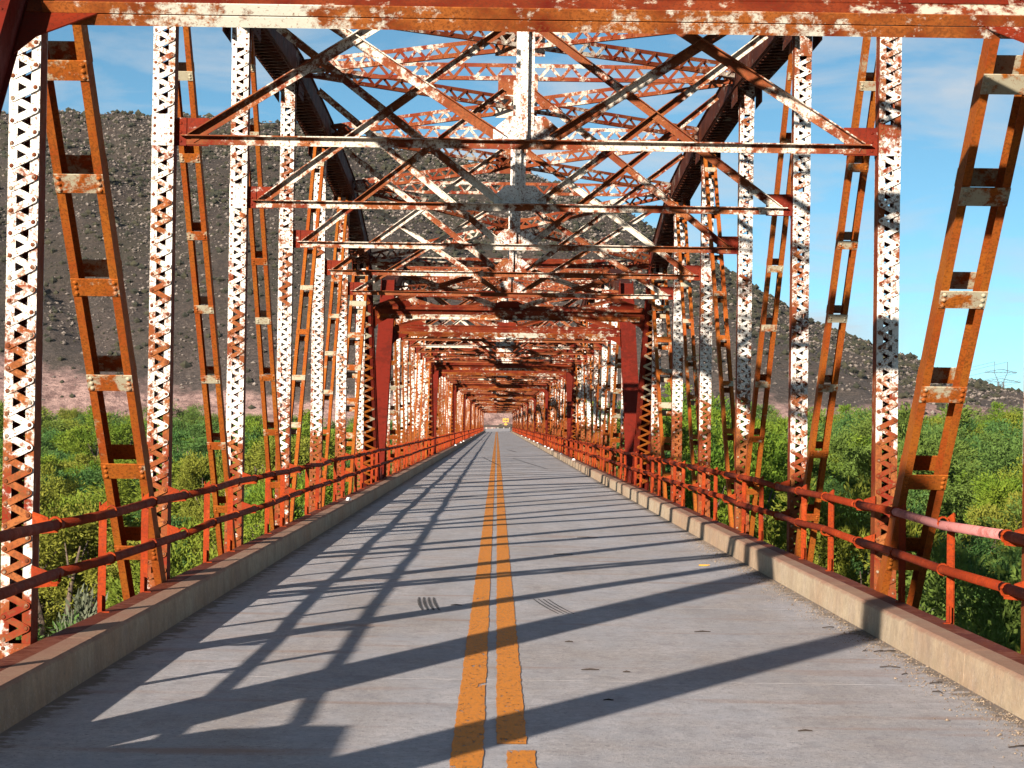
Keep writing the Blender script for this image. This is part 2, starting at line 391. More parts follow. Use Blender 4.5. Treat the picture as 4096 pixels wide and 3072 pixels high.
# ------------------------------------------------------------------ road, kerbs
TW = 3.24                                    # truss plane from the centre line
RX = 2.75; KT = 2.775; SEAM = 2.93; OUT = 3.07; KH = .23
road = obj('road', None); 
mb = MB(); mb.box(-2.9, 2.9, -40, YEND+.3, -.30, -.012)
road.data if False else None
bpy.data.objects.remove(road)
road = obj('road', mb.mesh('road_base', 'road'), kind='structure')
def slab(y0, y1, parent, name='deck_slab'):
    mb = MB(); mb.box(-RX-.03, RX+.03, y0+.0025, y1-.0025, -.014, 0.0); return mb.mesh(name, 'road')
slab_me = slab(0, PANEL, road); gap_me = slab(0, STEP-SPANL, road)
for k in range(NS):
    for i in range(NP):
        o = part('deck_slab', slab_me, road); o.location.y = Y0+STEP*k+PANEL*i
    o = part('deck_slab', gap_me, road); o.location.y = Y0+STEP*k+SPANL
for i in range(8):
    o = part('deck_slab', slab_me, road); o.location.y = Y0-PANEL*(i+1)
# road leaving the bridge, climbing a little and bending right
mb = MB(); pv = None
n = 24
pts = []
for i in range(n+1):
    t = i/n; y = YEND + t*44; xc = 26*max(0,t-.3)**2*2; z = .75*sst(t/.7) - .004
    pts.append((xc-4.2, y, z)); pts.append((xc+4.6+8*t, y, z))
me = bpy.data.meshes.new('road_bend'); me.from_pydata(pts, [], [(2*i,2*i+1,2*i+3,2*i+2) for i in range(n)]); me.materials.append(M['road'])
part('road_bend', me, road)

# yellow double line (thin sheets), broken where the paint is missing near the approach
def sheet(name, quads, z, mat, parent):
    me = bpy.data.meshes.new(name)
    vs = []; fs = []
    for qd in quads: n = len(vs); vs += [(x,y,z) for x,y in qd]; fs.append(tuple(range(n, n+len(qd))))
    me.from_pydata(vs, [], fs); me.materials.append(M[mat]); return part(name, me, parent)
def edge_line(x0, x1, y0, y1, jag):
    """strip with slightly uneven edges"""
    ys = [y0]; 
    while ys[-1] < y1: ys.append(min(y1, ys[-1] + (.12 if ys[-1] < 40 else 2.0 if ys[-1] < 150 else 25)))
    qs = []; L0 = None
    for y in ys:
        j = jag if y < 40 else jag*.3
        a = (x0+random.uniform(-j,j), y); b = (x1+random.uniform(-j,j), y)
        if L0: qs.append([L0[0], L0[1], b, a])
        L0 = (a, b)
    return qs
LC = -.243
sheet('centre_line', edge_line(LC-.188, LC-.033, -8, YEND+6, .005), .004, 'yellow', road)
sheet('centre_line', edge_line(LC+.033, LC+.188, 11.95, YEND+6, .005), .004, 'yellow', road)
sheet('centre_line', edge_line(LC+.085, LC+.225, -8, 11.72, .007), .004, 'yellow', road)
# tyre marks
def arcmark(x, y, dx, dy, w, n=9, bend=.0):
    qs = []; pr = None
    for i in range(n+1):
        t = i/n; cx = x+dx*t+bend*t*t; cy = y+dy*t; ww = w*(.6+.4*math.sin(t*3.1))
        if pr: qs.append([pr[0], pr[1], (cx+ww, cy), (cx-ww, cy)])
        pr = ((cx-ww, cy), (cx+ww, cy))
    return qs
for i in range(4): sheet('tyre_mark', arcmark(-.93+.045*i, 21.9, .03+.004*i, -1.5, .015, bend=.05), .005, 'mark', road)
for i in range(4): sheet('tyre_mark', arcmark(.13+.045*i, 21.9, .13, -1.7, .010, bend=.06), .005, 'mark', road)
sheet('tyre_mark', arcmark(-.95, 116, .85, -24, .035), .005, 'mark', road)
sheet('tyre_mark', arcmark(.55, 112, 1.1, -26, .035), .005, 'mark', road)
sheet('tyre_mark', arcmark(.45, 150, .5, -12, .06), .005, 'mark', road)

kerbs = {}
def kerb_mesh(sx, y0, y1):
    mb = MB(); a, b = y0+.004, y1-.004
    prof = [(RX, -.02), (KT-.012, KH-.02), (KT+.012, KH-.002), (SEAM-.003, KH), (SEAM-.003, -.25), (RX, -.25)]
    prof = [(sx*x, z) for x, z in prof]
    n = len(prof); vs = [(x, a, z) for x, z in prof] + [(x, b, z) for x, z in prof]
    fs = [(i,(i+1)%n,n+(i+1)%n,n+i) for i in range(n)] + [tuple(range(n))[::-1], tuple(range(n,2*n))]
    if sx < 0: fs = [f[::-1] for f in fs]
    mb.add(vs, fs); return mb.mesh('kerb_block', 'kerb')
for sx, nm in ((-1,'shaded'),(1,'sunlit')):
    kb = MB(); kb.box(min(sx*(RX+.06),sx*(SEAM-.06)), max(sx*(RX+.06),sx*(SEAM-.06)), -40, YEND, -.24, .1)
    k = obj('kerb', kb.mesh('kerb_core','kerb'), kind='structure'); kerbs[sx] = k
    kme = kerb_mesh(sx, 0, PANEL); kg = kerb_mesh(sx, 0, STEP-SPANL)
    mb = MB()
    xa, xb = sorted((sx*SEAM, sx*OUT)); mb.box(xa, xb, .003, SPANL+(STEP-SPANL)-.003, KH-.012, KH-.002)
    xa, xb = sorted((sx*(OUT-.012), sx*OUT)); mb.box(xa, xb, .003, STEP-.003, -.22, KH-.012)
    strip = mb.mesh('edge_channel', 'strip')
    for s in range(NS):
        for i in range(NP):
            o = part('kerb_block', kme, k); o.location.y = Y0+STEP*s+PANEL*i
        o = part('kerb_block', kg, k); o.location.y = Y0+STEP*s+SPANL
        o = part('edge_channel', strip, k); o.location.y = Y0+STEP*s
    for i in range(5):
        o = part('kerb_block', kme, k); o.location.y = Y0-PANEL*(i+1)

# ------------------------------------------------------------------ one truss span (local: y = 0 at its first bearing)
ZB = -.55
UZ = [None, 5.2, 6.15, 6.45, 6.58, 6.45, 6.15, 5.2, None]
PY = [i*PANEL for i in range(NP+1)]
PITCH = .142
span = empty('truss_span')
HW = .097; HD = .115                          # half width and half depth of a post
def post_mesh(top):
    mb = MB(); mw = MB()
    for sx in (-1,1):
        mw.box(*sorted((sx*HW, sx*(HW-.008))), -HD+.0105, HD-.0105, -.8, top)
        for sy in (-1,1):
            mb.box(*sorted((sx*HW, sx*(HW-.056))), *sorted((sy*HD, sy*(HD-.010))), -.8, top+.002)
    mb.f = mb.f; n = len(mb.f)
    mb.add(mw.v, mw.f); me = mb.mesh('post_channels', 'post'); me.materials.append(M['web'])
    for i, p in enumerate(me.polygons): p.material_index = 1 if i >= n else 0
    return me
def stadium(L, w, k=5):
    p = []
    for e, a0 in ((L/2, -math.pi/2), (-L/2, math.pi/2)):
        for i in range(k+1):
            a = a0 + math.pi*i/k; p.append((e+math.cos(a)*w/2, math.sin(a)*w/2))
    return p
RUN = .142; BL = math.hypot(RUN, PITCH/2); BANG = math.atan2(PITCH/2, RUN)
mb = MB(); mb.plate((Vector((0,0,0)), Vector((1,0,0)), Vector((0,0,1)), Vector((0,-1,0))), stadium(BL, .044), 0, .010)
bar_me = mb.mesh('lacing_bar', 'bar')
def lacing(z0, z1):
    """list of (zmid, up) single lacing bars between z0 and z1"""
    n = int((z1-z0)/(PITCH/2)); off = (z1-z0-n*PITCH/2)/2
    return [(z0+off+(i+.5)*PITCH/2, i % 2 == 0) for i in range(n)]
def bars_into(mb, zs, faces):
    for zm, up in zs:
        for sy in faces:
            a = BANG if up else -BANG
            c0 = HD + (.011 if up else .0005)
            fr = (Vector((0, sy*c0, zm)), Vector((math.cos(a),0,math.sin(a))), Vector((-math.sin(a),0,math.cos(a))), Vector((0,sy,0)))
            mb.plate(fr, stadium(BL, .044, 3), 0, .010)
def rivets_into(mb, zs, faces=(-1,)):
    for zm, up in zs:
        if not up: continue
        for sy in faces:
            for e in (-1,1):
                mb.rivet((e*RUN/2, sy*(HD+.021), zm+e*PITCH/4), (0,sy,0), .0155)
def tie(parent, z0, z1, mat='post'):
    n = max(2, int(round((z1-z0)/.065)))
    for sy in (-1,1):
        key = ('tie', sy, round(z0,2), round(z1,2))
        if key not in cache:
            mb = MB(); mb.box(-HW-.002, HW+.002, *sorted((sy*(HD+.0005), sy*(HD+.0125))), z0, z1); nf_ = len(mb.f)
            for sx in (-1,1):
                for i in range(n): mb.rivet((sx*.072, sy*(HD+.0125), z0+(i+.5)*(z1-z0)/n), (0,sy,0), .015)
            cache[key] = mb.mesh('tie_plate', mat); cache[key].materials.append(M['rivet'])
            cache[key].polygons.foreach_set('material_index', [0]*nf_+[1]*(len(mb.f)-nf_))
        part('tie_plate', cache[key], parent)
cache = {}
posts = {}
for i in range(1, NP):
    top = UZ[i]-.02
    zt = [(-.75, .20), (4.06, 4.34), (top-.52, top-.18)] if i not in (1,7) else [(-.75,.20), (top-.60, top-.2)]
    zs = []
    edges = [z for a in zt for z in a]
    for a, b in zip(edges[1::2], edges[2::2]): zs += lacing(a+.01, b-.01)
    for sx in (-1, 1):
        k = ('post', round(top,2))
        if k not in cache: cache[k] = post_mesh(top)
        po = part('vertical_post', cache[k], span); po.location = (sx*TW, PY[i], 0)
        posts[(i,sx)] = (po, zs)
        for a, b in zt: tie(po, a, b)
        kk = ('lac', round(top,2), len(zt)); kr = ('riv', round(top,2), len(zt)); kb = ('lacback',)+kk
        if kk not in cache:
            mb = MB(); bars_into(mb, zs, (-1,)); nf_ = len(mb.f); bars_into(mb, zs, (1,)); cache[kk] = mb.mesh('lacing', 'bar'); cache[kk].materials.append(M['web']); cache[kk].polygons.foreach_set('material_index', [0]*nf_+[1]*(len(mb.f)-nf_))
            mb = MB(); rivets_into(mb, zs); cache[kr] = mb.mesh('rivets', 'rivet')
        l = part('lacing', cache[kk], po, kind='stuff'); part('rivets', cache[kr], po, kind='stuff')

# chords and end posts: two channels and a cover plate, laced below
CW = .20; CD = .185
def chord_mesh(p0, p1, mat, e0=0, e1=0, rv=True):
    fr, Ln = frame(p0, p1); mb = MB(); a0, a1 = -e0, Ln+e1
    # c axis of the frame: make it point up/outwards
    o, A, B, Cc = fr
    if Cc.z < 0: Cc = -Cc
    fr = (o, A, B, Cc)
    for s in (-1,1):
        mb.lbox(fr, a0, a1, *sorted((s*(CW-.03), s*(CW-.04))), -CD, CD)
        mb.lbox(fr, a0, a1, *sorted((s*(CW-.0405), s*(CW-.10))), -CD, -CD+.012)
        mb.lbox(fr, a0, a1, *sorted((s*(CW-.0295), s*(CW-.001))), -CD+.02, -CD+.032)
    mb.lbox(fr, a0, a1, -CW, CW, CD+.0005, CD+.012)
    return mb.mesh('chord_box', mat), fr, a0, a1
def under_lacing(fr, a0, a1, mat='lattice', pitch=.33, w=.05):
    mb = MB(); n = int((a1-a0)/(pitch/2)); 
    o, A, B, Cc = fr; hw = CW-.065
    for i in range(n):
        am = a0+(i+.5)*pitch/2; up = 1 if i%2==0 else -1
        d = (A*(pitch/2) + B*(2*hw*up)).normalized(); ln = math.hypot(pitch/2, 2*hw)
        pr = Cc.cross(d).normalized()
        f2 = (o+A*am-Cc*(CD+(.0005 if up>0 else .0115)), d, pr, -Cc)
        mb.plate(f2, stadium(ln, w, 2), 0, .010)
    return mb.mesh('lacing', mat)
def cover_rivets(fr, a0, a1, pitch=.15, r=.013):
    mb = MB(); o, A, B, Cc = fr
    n = int((a1-a0)/pitch)
    for i in range(n):
        for s in (-1,1): mb.rivet(o+A*(a0+(i+.5)*pitch)+B*(s*(CW-.035))+Cc*(CD+.012), Cc, r)
    return mb.mesh('rivets', 'endp')
U = lambda i, sx=0: Vector((sx*TW, PY[i], UZ[i])) if UZ[i] else Vector((sx*TW, PY[i], ZB))
for sx in (-1,1):
    for i in range(1, NP-1):
        k = ('ch', i)
        if k not in cache:
            me, fr, a0, a1 = chord_mesh(U(i), U(i+1), 'chord', .0, .0); cache[k] = (me, under_lacing(fr, .35, a1-.35, 'chord', .30, .05))
        t = part('top_chord', cache[k][0], span); t.location.x = sx*TW
        part('lacing', cache[k][1], t, kind='stuff')
    for i, j in ((0,1), (8,7)):
        k = ('ep', i)
        if k not in cache:
            me, fr, a0, a1 = chord_mesh(Vector((0,PY[i],ZB)), U(j), 'endp', .2, .25)
            cache[k] = (me, under_lacing(fr, .6, a1-.6, 'batten', .34, .055), cover_rivets(fr, a0, a1))
        t = part('end_post', cache[k][0], span); t.location.x = sx*TW
        part('lacing', cache[k][1], t, kind='stuff'); part('rivets', cache[k][2], t, kind='stuff')
    # bottom chord eyebars and floor beam ends
    k = 'bc'
    if k not in cache:
        mb = MB()
        for s in (-.1,.1): mb.box(s-.02, s+.02, 0, SPANL, ZB-.1, ZB+.1)
        cache[k] = mb.mesh('bottom_chord', 'chord')
    t = part('bottom_chord', cache[k], span); t.location.x = sx*TW
# gusset plates at every joint (outside and inside face of the truss plane)
def gusset(y, z, w, h, mat, top=True):
    mb = MB()
    pts = [(-w,-h),(w,-h),(w*.9,h*.35),(w*.45,h),(-w*.45,h),(-w*.9,h*.35)]
    fr = (Vector((0,y,z)), Vector((0,1,0)), Vector((0,0,1)), Vector((1,0,0)))
    for s in (-1,1):
        mb.plate(fr, pts, s*(CW-.028)+(-.005 if s<0 else .0), s*(CW-.028)+(.0 if s<0 else .005))
    for s in (-1,):
        for a in (-.7,-.35,0,.35,.7):
            for b in (-.75,-.35,.05):
                mb.rivet((-(CW-.023), y+w*a, z+h*b), (-1,0,0), .013); mb.rivet(((CW-.023), y+w*a, z+h*b), (1,0,0), .013)
    return mb.mesh('gusset_plate', mat)
for sx in (-1,1):
    for i in range(NP+1):
        if i in (0, 8): me = cache.setdefault(('g',i), None) or gusset(PY[i]+(.25 if i==0 else -.25), ZB+.45, .55, .62, 'gusset')
        elif i in (1,7): me = cache.setdefault(('g',i), None) or gusset(PY[i], UZ[i]-.05, .55, .42, 'gusset')
        else: me = cache.setdefault(('g',i), None) or gusset(PY[i], UZ[i]-.12, .42, .28, 'chord')
        cache[('g',i)] = me
        t = part('gusset_plate', me, span); t.location.x = sx*TW
# diagonals
def diag_meshes(p0, p1, hw, fl, dep, bpitch, bh, rev=False):
    """two channels with stay plates; p0 low end, p1 high end"""
    fr, Ln = frame(p0, p1); o, A, B, Cc = fr
    if Cc.y > 0: Cc = -Cc                   # towards -Y
    fr = (o, A, B, Cc); mb = MB()
    for s in (-1,1):
        mb.lbox(fr, .15, Ln-.15, *sorted((s*hw, s*(hw-.009))), -dep, dep)
        for c in (-1,1): mb.lbox(fr, .15, Ln-.15, *sorted((s*(hw-.0095), s*(hw-fl))), *sorted((c*dep, c*(dep-.010))))
    me = mb.mesh('diagonal_channels', 'diag'); bm = []
    n = int((Ln-.9)/bpitch)
    for i in range(n+1):
        a = .55 + i*bpitch + (Ln-1.1-n*bpitch)/2
        b = MB()
        for c in (-1,1): b.lbox(fr, a-bh/2, a+bh/2, -hw-.002, hw+.002, *sorted((c*(dep+.0005), c*(dep+.0105))))
        nr = 3 if bh > .12 else 2
        for s in (-1,1):
            for j in range(nr): b.rivet(o+A*(a+(j-(nr-1)/2)*bh*.32)+B*(s*(hw-fl*.5))+Cc*(dep+.0105), Cc, .018 if nr==3 else .014)
        bm.append(b.mesh('batten_plate', 'batten'))
    return me, bm
DG = [(2,1),(3,2),(4,3),(4,5),(5,6),(6,7)]
for lo, hi in DG:
    p0 = Vector((0,PY[lo],ZB)); p1 = U(hi); wide = hi in (1,7)
    me, bm = diag_meshes(p0, p1, .175 if wide else .098, .06 if wide else .05, .10 if wide else .07, 1.02 if wide else .95, .17 if wide else .10)
    for sx in (-1,1):
        d = part('diagonal', me, span); d.location.x = sx*TW
        for b in bm: part('batten_plate', b, d)
# counters in the two middle panels (slim angles) are absent in the photograph

# angle bar between two points: leg hanging down (facing -Y) and a ledge on top towards -Y
def angle_bar(mb, p0, p1, leg=.075, ledge=.085, t=.010):
    p0 = Vector(p0); p1 = Vector(p1); A = (p1-p0).normalized(); N = Vector((0,-1,0)); N = (N-A*N.dot(A)).normalized()
    D = A.cross(N).normalized(); D = D if D.z < 0 else -D; fr = (p0, A, D, N); Ln = (p1-p0).length
    mb.lbox(fr, 0, Ln, 0, leg, 0, t); mb.lbox(fr, 0, Ln, 0, t, t, ledge)
def lattice(p0, p1, depth, side, pitch=.30, flange=.06, w=.042, upv=None):
    """laced beam: two angle flanges and a zigzag of flat bars"""
    p0 = Vector(p0); p1 = Vector(p1); A = (p1-p0).normalized(); Ln = (p1-p0).length
    Up = upv or Vector((0,0,1)); Up = (Up-A*Up.dot(A)).normalized(); N = A.cross(Up)
    if N.y > 0: N = -N
    fr = (p0, A, Up, N); mb = MB(); h = depth/2
    for s in (-1,1):
        mb.lbox(fr, 0, Ln, *sorted((s*h, s*(h-.055))), -.006, .003)
        mb.lbox(fr, 0, Ln, *sorted((s*h, s*(h-.010))), -flange, -.0065)
    m2 = MB(); n = int(Ln/(pitch/2)); hh = h-.03
    for i in range(n):
        am = (i+.5)*Ln/n; up = 1 if i%2 == 0 else -1
        d = (A*(Ln/n)+Up*(2*hh*up)).normalized(); pr = d.cross(N).normalized()
        c0 = .0035 if up > 0 else -.0175
        m2.plate((p0+A*am+N*c0, d, pr, N), stadium(math.hypot(Ln/n, 2*hh), w, 2), 0, .010)
        if up > 0: m2.rivet(p0+A*(am+.5*Ln/n)+Up*hh+N*.0135, N, .012); m2.rivet(p0+A*(am-.5*Ln/n)-Up*hh+N*.0135, N, .012)
    return mb.mesh('laced_beam', 'lattice'), m2.mesh('lacing', 'lattice')
XI = TW-HW-.002
for i in range(2, NP-1):
    zt = UZ[i]-.10; zb = 4.16; y = PY[i]-.03
    mb = MB(); angle_bar(mb, (-XI+.06,y,zb), (XI-.06,y,zb), .08, .10)
    for s in (-.62,-.2,.2,.62): mb.rivet((s*XI, y-.010, zb-.045), (0,-1,0), .017)
    sf = part('sway_frame', mb.mesh('bottom_strut', 'brace'), span)
    for a, b in (((-XI+.12, zb+.01), (-.22, zt-.12)), ((-.2, zb+.05), (-XI+.35, zt-.15)),
                 ((XI-.12, zb+.01), (.22, zt-.12)), ((.2, zb+.05), (XI-.35, zt-.15))):
        mb = MB(); yo = y+.016 if abs(a[0]) > 1 else y+.03
        yo = y-.012 if abs(a[0]) > 1 else y+.02
        angle_bar(mb, (a[0],yo,a[1]), (b[0],yo,b[1]), .088, .10)
        part('brace', mb.mesh('brace', 'brace'), sf)
    mb = MB(); mb.box(-.062, -.006, y-.012, y-.002, zb+.0, zt); mb.box(-.0055, .005, y-.085, y-.002, zb, zt); mb.box(.0055, .062, y-.012, y-.002, zb, zt)
    part('king_post', mb.mesh('king_post', 'post'), sf)
    mb = MB(); fr = (Vector((0,y+.008,zb)), Vector((1,0,0)), Vector((0,0,1)), Vector((0,-1,0)))
    mb.plate(fr, [(-.30,-.02),(.30,-.02),(.30,.10),(.16,.22),(-.16,.22),(-.30,.10)], 0, .006)
    for a, b in ((-.23,.03),(-.16,.09),(-.09,.05),(.09,.05),(.16,.09),(.23,.03),(0,.14)): mb.rivet((a, y-.004, zb+b), (0,-1,0), .017)
    part('gusset_plate', mb.mesh('gusset_plate', 'post'), sf)
    mb = MB(); mb.plate((Vector((0,y+.02,zt)), Vector((1,0,0)), Vector((0,0,1)), Vector((0,-1,0))), [(-.28,-.2),(.28,-.2),(.28,.08),(-.28,.08)], 0, .006)
    part('gusset_plate', mb.mesh('gusset_plate', 'brace'), sf)
    for s in (-1,1):
        mb = MB(); x0, x1 = sorted((s*(XI-.30), s*XI))
        mb.box(x0, x1, y+.001, y+.007, zb-.09, zb+.16)
        mb.box(*sorted((s*(XI-.10), s*XI)), y-.012, y, zb-.09, zb+.16)
        for b in (-.05,.03,.11): mb.rivet((s*(XI-.05), y-.012, zb+b), (0,-1,0), .015)
        for a, b in ((.16,.02),(.20,.06),(.25,.10)): mb.rivet((s*(XI-a), y+.001, zb+b), (0,-1,0), .014)
        part('gusset_plate', mb.mesh('gusset_plate', 'gusset'), sf)
    b, l = lattice((-TW+CW, y+.05, UZ[i]+.03), (TW-CW, y+.05, UZ[i]+.03), .24, 0)
    tb = part('top_strut', b, sf)
    part('lacing', l, span, kind='stuff') if False else None
    t2 = part('top_strut_lacing', l, span, kind='stuff')
# lateral X bracing in the plane of the top chords
for i in range(1, NP-1):
    for s in (-1,1):
        p0 = Vector((-s*(TW-CW), PY[i]+.25, UZ[i]+.04+.02*s)); p1 = Vector((s*(TW-CW), PY[i+1]-.25, UZ[i+1]+.04+.02*s))
        b, l = lattice(p0, p1, .20, 0, .32)
        t = part('lateral_brace', b, span); part('lacing', l, t, kind='stuff')
    mb = MB(); zc = (UZ[i]+UZ[i+1])/2+.04; yc = (PY[i]+PY[i+1])/2
    mb.box(-.32,.32, yc-.012, yc+.012, zc-.20, zc+.16)
    part('gusset_plate', mb.mesh('gusset_plate', 'brace'), span)
# portals in the plane of the end posts
for i, j, sg in ((0,1,1),(8,7,-1)):
    p0 = Vector((0,PY[i],ZB)); p1 = U(j); A = (p1-p0).normalized(); Ln = (p1-p0).length
    X = Vector((1,0,0)); N = X.cross(A)
    if N.z < 0: N = -N                                  # up and outwards
    at = lambda z: (z-ZB)/A.z
    a0 = at(4.075); p0 = p0 - N*.10; fr = (p0, X, A, N); w = TW-CW-.002
    mb = MB(); mf = MB()
    mb.lbox(fr, -w, w, a0+.0105, a0+.30, -.006, .006)
    for c in (-1,1):
        mf.lbox(fr, -w+.10, w-.10, a0, a0+.010, *sorted((c*.0065, c*.080)))
        mf.lbox(fr, -w+.10, w-.10, a0+.0105, a0+.080, *sorted((c*.0065, c*.016)))
        mb.lbox(fr, -w+.02, w-.02, a0+.225, a0+.29, *sorted((c*.0065, c*.016)))
        mb.lbox(fr, -w+.02, w-.02, a0+.2905, a0+.30, *sorted((c*.0165, c*.075)))
    n = 36
    for q_ in range(n):
        xx = -w+.2+(2*w-.4)*(q_+.5)/n
        mf.rivet(p0+X*xx+A*(a0+.045)+N*.016, N, .014); mf.rivet(p0+X*xx+A*(a0+.045)-N*.016, -N, .014)
    pf = part('portal_frame', mb.mesh('portal_girder', 'portal'), span)
    part('bottom_flange', mf.mesh('bottom_flange', 'flange'), pf)
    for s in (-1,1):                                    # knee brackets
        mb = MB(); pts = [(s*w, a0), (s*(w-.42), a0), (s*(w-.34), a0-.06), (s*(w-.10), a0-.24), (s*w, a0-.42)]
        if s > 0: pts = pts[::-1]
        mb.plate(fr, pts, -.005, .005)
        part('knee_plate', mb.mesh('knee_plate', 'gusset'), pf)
    a1 = at(UZ[j]+.02)
    mb = MB(); mb.lbox(fr, -w, w, a1-.12, a1+.06, -.006, .006)
    for c in (-1,1): mb.lbox(fr, -w, w, a1+.0605, a1+.07, *sorted((c*.0065, c*.08)))
    part('top_girder', mb.mesh('top_girder', 'portal'), pf)
    for xa, xb in ((-w+.15,-.25),(.25,w-.15)):
        for u0_, u1_, c in ((a0+.32, a1-.14, .0),(a1-.14, a0+.32, .02)):
            mb = MB(); d = (X*(xb-xa)+A*(u1_-u0_)); ln = d.length; d.normalize(); pr = N.cross(d)
            f2 = (p0+X*xa+A*u0_+N*c, d, pr, N)
            mb.lbox(f2, 0, ln, -.07, -.01, 0, .010); mb.lbox(f2, 0, ln, .01, .07, 0, .010); mb.lbox(f2, 0, ln, -.012, -.0105, .0105, .08); mb.lbox(f2, 0, ln, .0105, .012, .0105, .08)
            part('brace', mb.mesh('portal_brace', 'lattice'), pf)
    for xa in (-w+.55, 0, w-.55):
        mb = MB(); mb.plate(fr, [(xa-.3,a0+.22),(xa+.3,a0+.22),(xa+.3,a0+.42),(xa+.18,a0+.5),(xa-.18,a0+.5),(xa-.3,a0+.42)], .0165, .0225)
        for q_ in range(5): mb.rivet(p0+X*(xa-.2+.1*q_)+A*(a0+.27)+N*.0225, N, .013)
        part('gusset_plate', mb.mesh('gusset_plate', 'gusset'), pf)
# floor beams under the deck
mb = MB(); mb.box(-TW+.1, TW-.1, -.006, .006, -.78, -.32); mb.box(-TW+.1, TW-.1, -.1, .1, -.3195, -.305); mb.box(-TW+.1, TW-.1, -.1, .1, -.795, -.7805)
fb = mb.mesh('floor_beam', 'chord')
for i in range(NP+1): t = part('floor_beam', fb, span); t.location.y = PY[i]+(.12 if i==0 else -.12 if i==8 else 0)

# further spans: copies of the span and of every part
ORD = ['last','second','third','fourth','fifth','sixth','seventh','eighth','ninth','tenth']
setp(span, 'rusty riveted truss span with peeling white laced posts, over the two sets of tyre marks', 'bridge span', 'steel truss spans of the bridge')
for k in range(1, NS):
    c = copy_tree(span, None, skip=() if k < 4 else ('rivets',))
    c.location = (0, Y0+STEP*k, 0)
    n = NS-1-k
    c['label'] = ('riveted truss span at the far end beside the yellow arrow sign' if n == 0 else
                  'rusty riveted truss span of the bridge, %s from the yellow arrow sign' % ORD[n])
span.location = (0, Y0, 0)
# nearest posts: every lacing bar of the front face is a piece of its own
nb = 0
for key in ((1,-1),(2,-1),(2,1),(3,1)):
    po, zs = posts[key]
    for ch in list(po.children):
        if ch.name.split('.')[0] == 'lacing': bpy.data.objects.remove(ch)
    kk = ('lacback', round(UZ[key[0]],2), key[0] in (1,))
    if kk not in cache:
        mb = MB(); bars_into(mb, zs, (1,)); cache[kk] = mb.mesh('lacing', 'web')
    obj('lacing', cache[kk], po, kind='stuff')
    for zm, up in zs:
        if nb >= 300: break
        b = obj('lacing_bar', bar_me, po); b.location = (0, -HD-(.011 if up else .0005), zm); b.rotation_euler = (0, -BANG if up else BANG, 0); nb += 1

# ------------------------------------------------------------------ pipe railings
PR = .033
for sx in (-1, 1):
    xr = sx*(OUT-.015); xp = sx*(OUT-.075)
    railing = empty('pipe_railing', (0, Y0, 0), label='red pipe railing along the %s kerb, under the laced posts' % ('shaded' if sx < 0 else 'sunlit'), cat='railing', group='pipe railings of the bridge')
    # post: angle standing on the edge channel, slanted tip
    mb = MB(); t = .008
    mb.add([(xr-.025,-.004,KH-.1),(xr+.025,-.004,KH-.1),(xr+.025,.004,KH-.1),(xr-.025,.004,KH-.1),
            (xr-.025,-.004,.99),(xr+.025,-.004,1.03),(xr+.025,.004,1.03),(xr-.025,.004,.99)], BOX)
    mb.box(*sorted((sx*(OUT+.0105), sx*(OUT+.0185))), .0045, .06, KH-.1, 1.02)
    pm = mb.mesh('rail_post', 'rail')
    mb = MB()
    mb.box(*sorted((xr-.03*sx-.02, xr-.03*sx+.03)), -.045, -.0045, KH-.002, KH+.006)
    mb.box(xr-.006, xr+.006, -.045, -.0045, KH+.0065, KH+.12)
    foot = mb.mesh('foot_angle', 'rail')
    clamp = []; brk = []; xi = sx*(TW-HW-.003)
    ring = [math.radians(d) for d in range(-110, 251, 30)]
    for z in (.957, .62):
        mb = MB(); mb.tube([(xp+math.cos(a)*(PR+.005), -.034, z+math.sin(a)*(PR+.005)) for a in ring], .009, 5)
        mb.box(*sorted((xp, xr)), -.037, -.0045, z-PR-.016, z-PR-.004); clamp.append(mb.mesh('clamp', 'rail'))
        mb = MB(); fr = (Vector((0,-.02,z)), Vector((1,0,0)), Vector((0,0,1)), Vector((0,-1,0)))
        pts = [(xi,-.07),(xp-sx*.02,-.055),(xp-sx*.02,-.038),(xp+sx*.03,-.036),(xp+sx*.045,.04),(xi,.075)]
        if sx > 0: pts = pts[::-1]
        mb.plate(fr, pts, 0, .016)
        mb.tube([(xp+math.cos(a)*(PR+.006), -.030, z+math.sin(a)*(PR+.006)) for a in ring], .010, 5); brk.append(mb.mesh('bracket', 'rail'))
    for k in range(NS):
        for i in range(NP):
            for f in (1/3, 2/3):
                y = STEP*k + PANEL*(i+f)
                p = part('rail_post', pm, railing); p.location.y = y
                if k < 3:
                    part('foot_angle', foot, p); [part('clamp', c_, p) for c_ in clamp]
            if i and k < 4:
                for b_ in brk: b = part('bracket', b_, railing); b.location.y = STEP*k+PANEL*i-HD
    # pipes with a little sag and wander, one length per panel
    jz = {}
    for z in (.957, .62):
        prev = None
        for k in range(NS):
            for i in range(NP):
                y0 = STEP*k+PANEL*i + (0 if i else -(STEP-SPANL)); pts = []
                for f in range(0, 4):
                    key = (k*24+i*3+f)
                    if (z,key) not in jz: jz[(z,key)] = (random.gauss(0,.007), random.gauss(0,.010))
                    dx, dz = jz[(z,key)]
                    yy = STEP*k+PANEL*(i+f/3)
                    pts.append((xp+dx, yy, z+dz))
                if k and i == 0: pts[0] = (pts[0][0], STEP*k-(STEP-SPANL), pts[0][2])
                if sx > 0 and z > .9 and k == 0 and i == 1:      # replaced length of pipe, faded pink
                    mb = MB(); mb.tube(pts[:3], PR+.001, 12); part('rail_pipe', mb.mesh('rail_pipe', 'pink', True), railing, label='faded pink length of rail pipe')
                    pts = pts[2:]
                mb = MB(); mb.tube(pts, PR, 10 if k < 2 else 6, cap=(k==0))
                part('rail_pipe', mb.mesh('rail_pipe', 'pipe', True), railing)
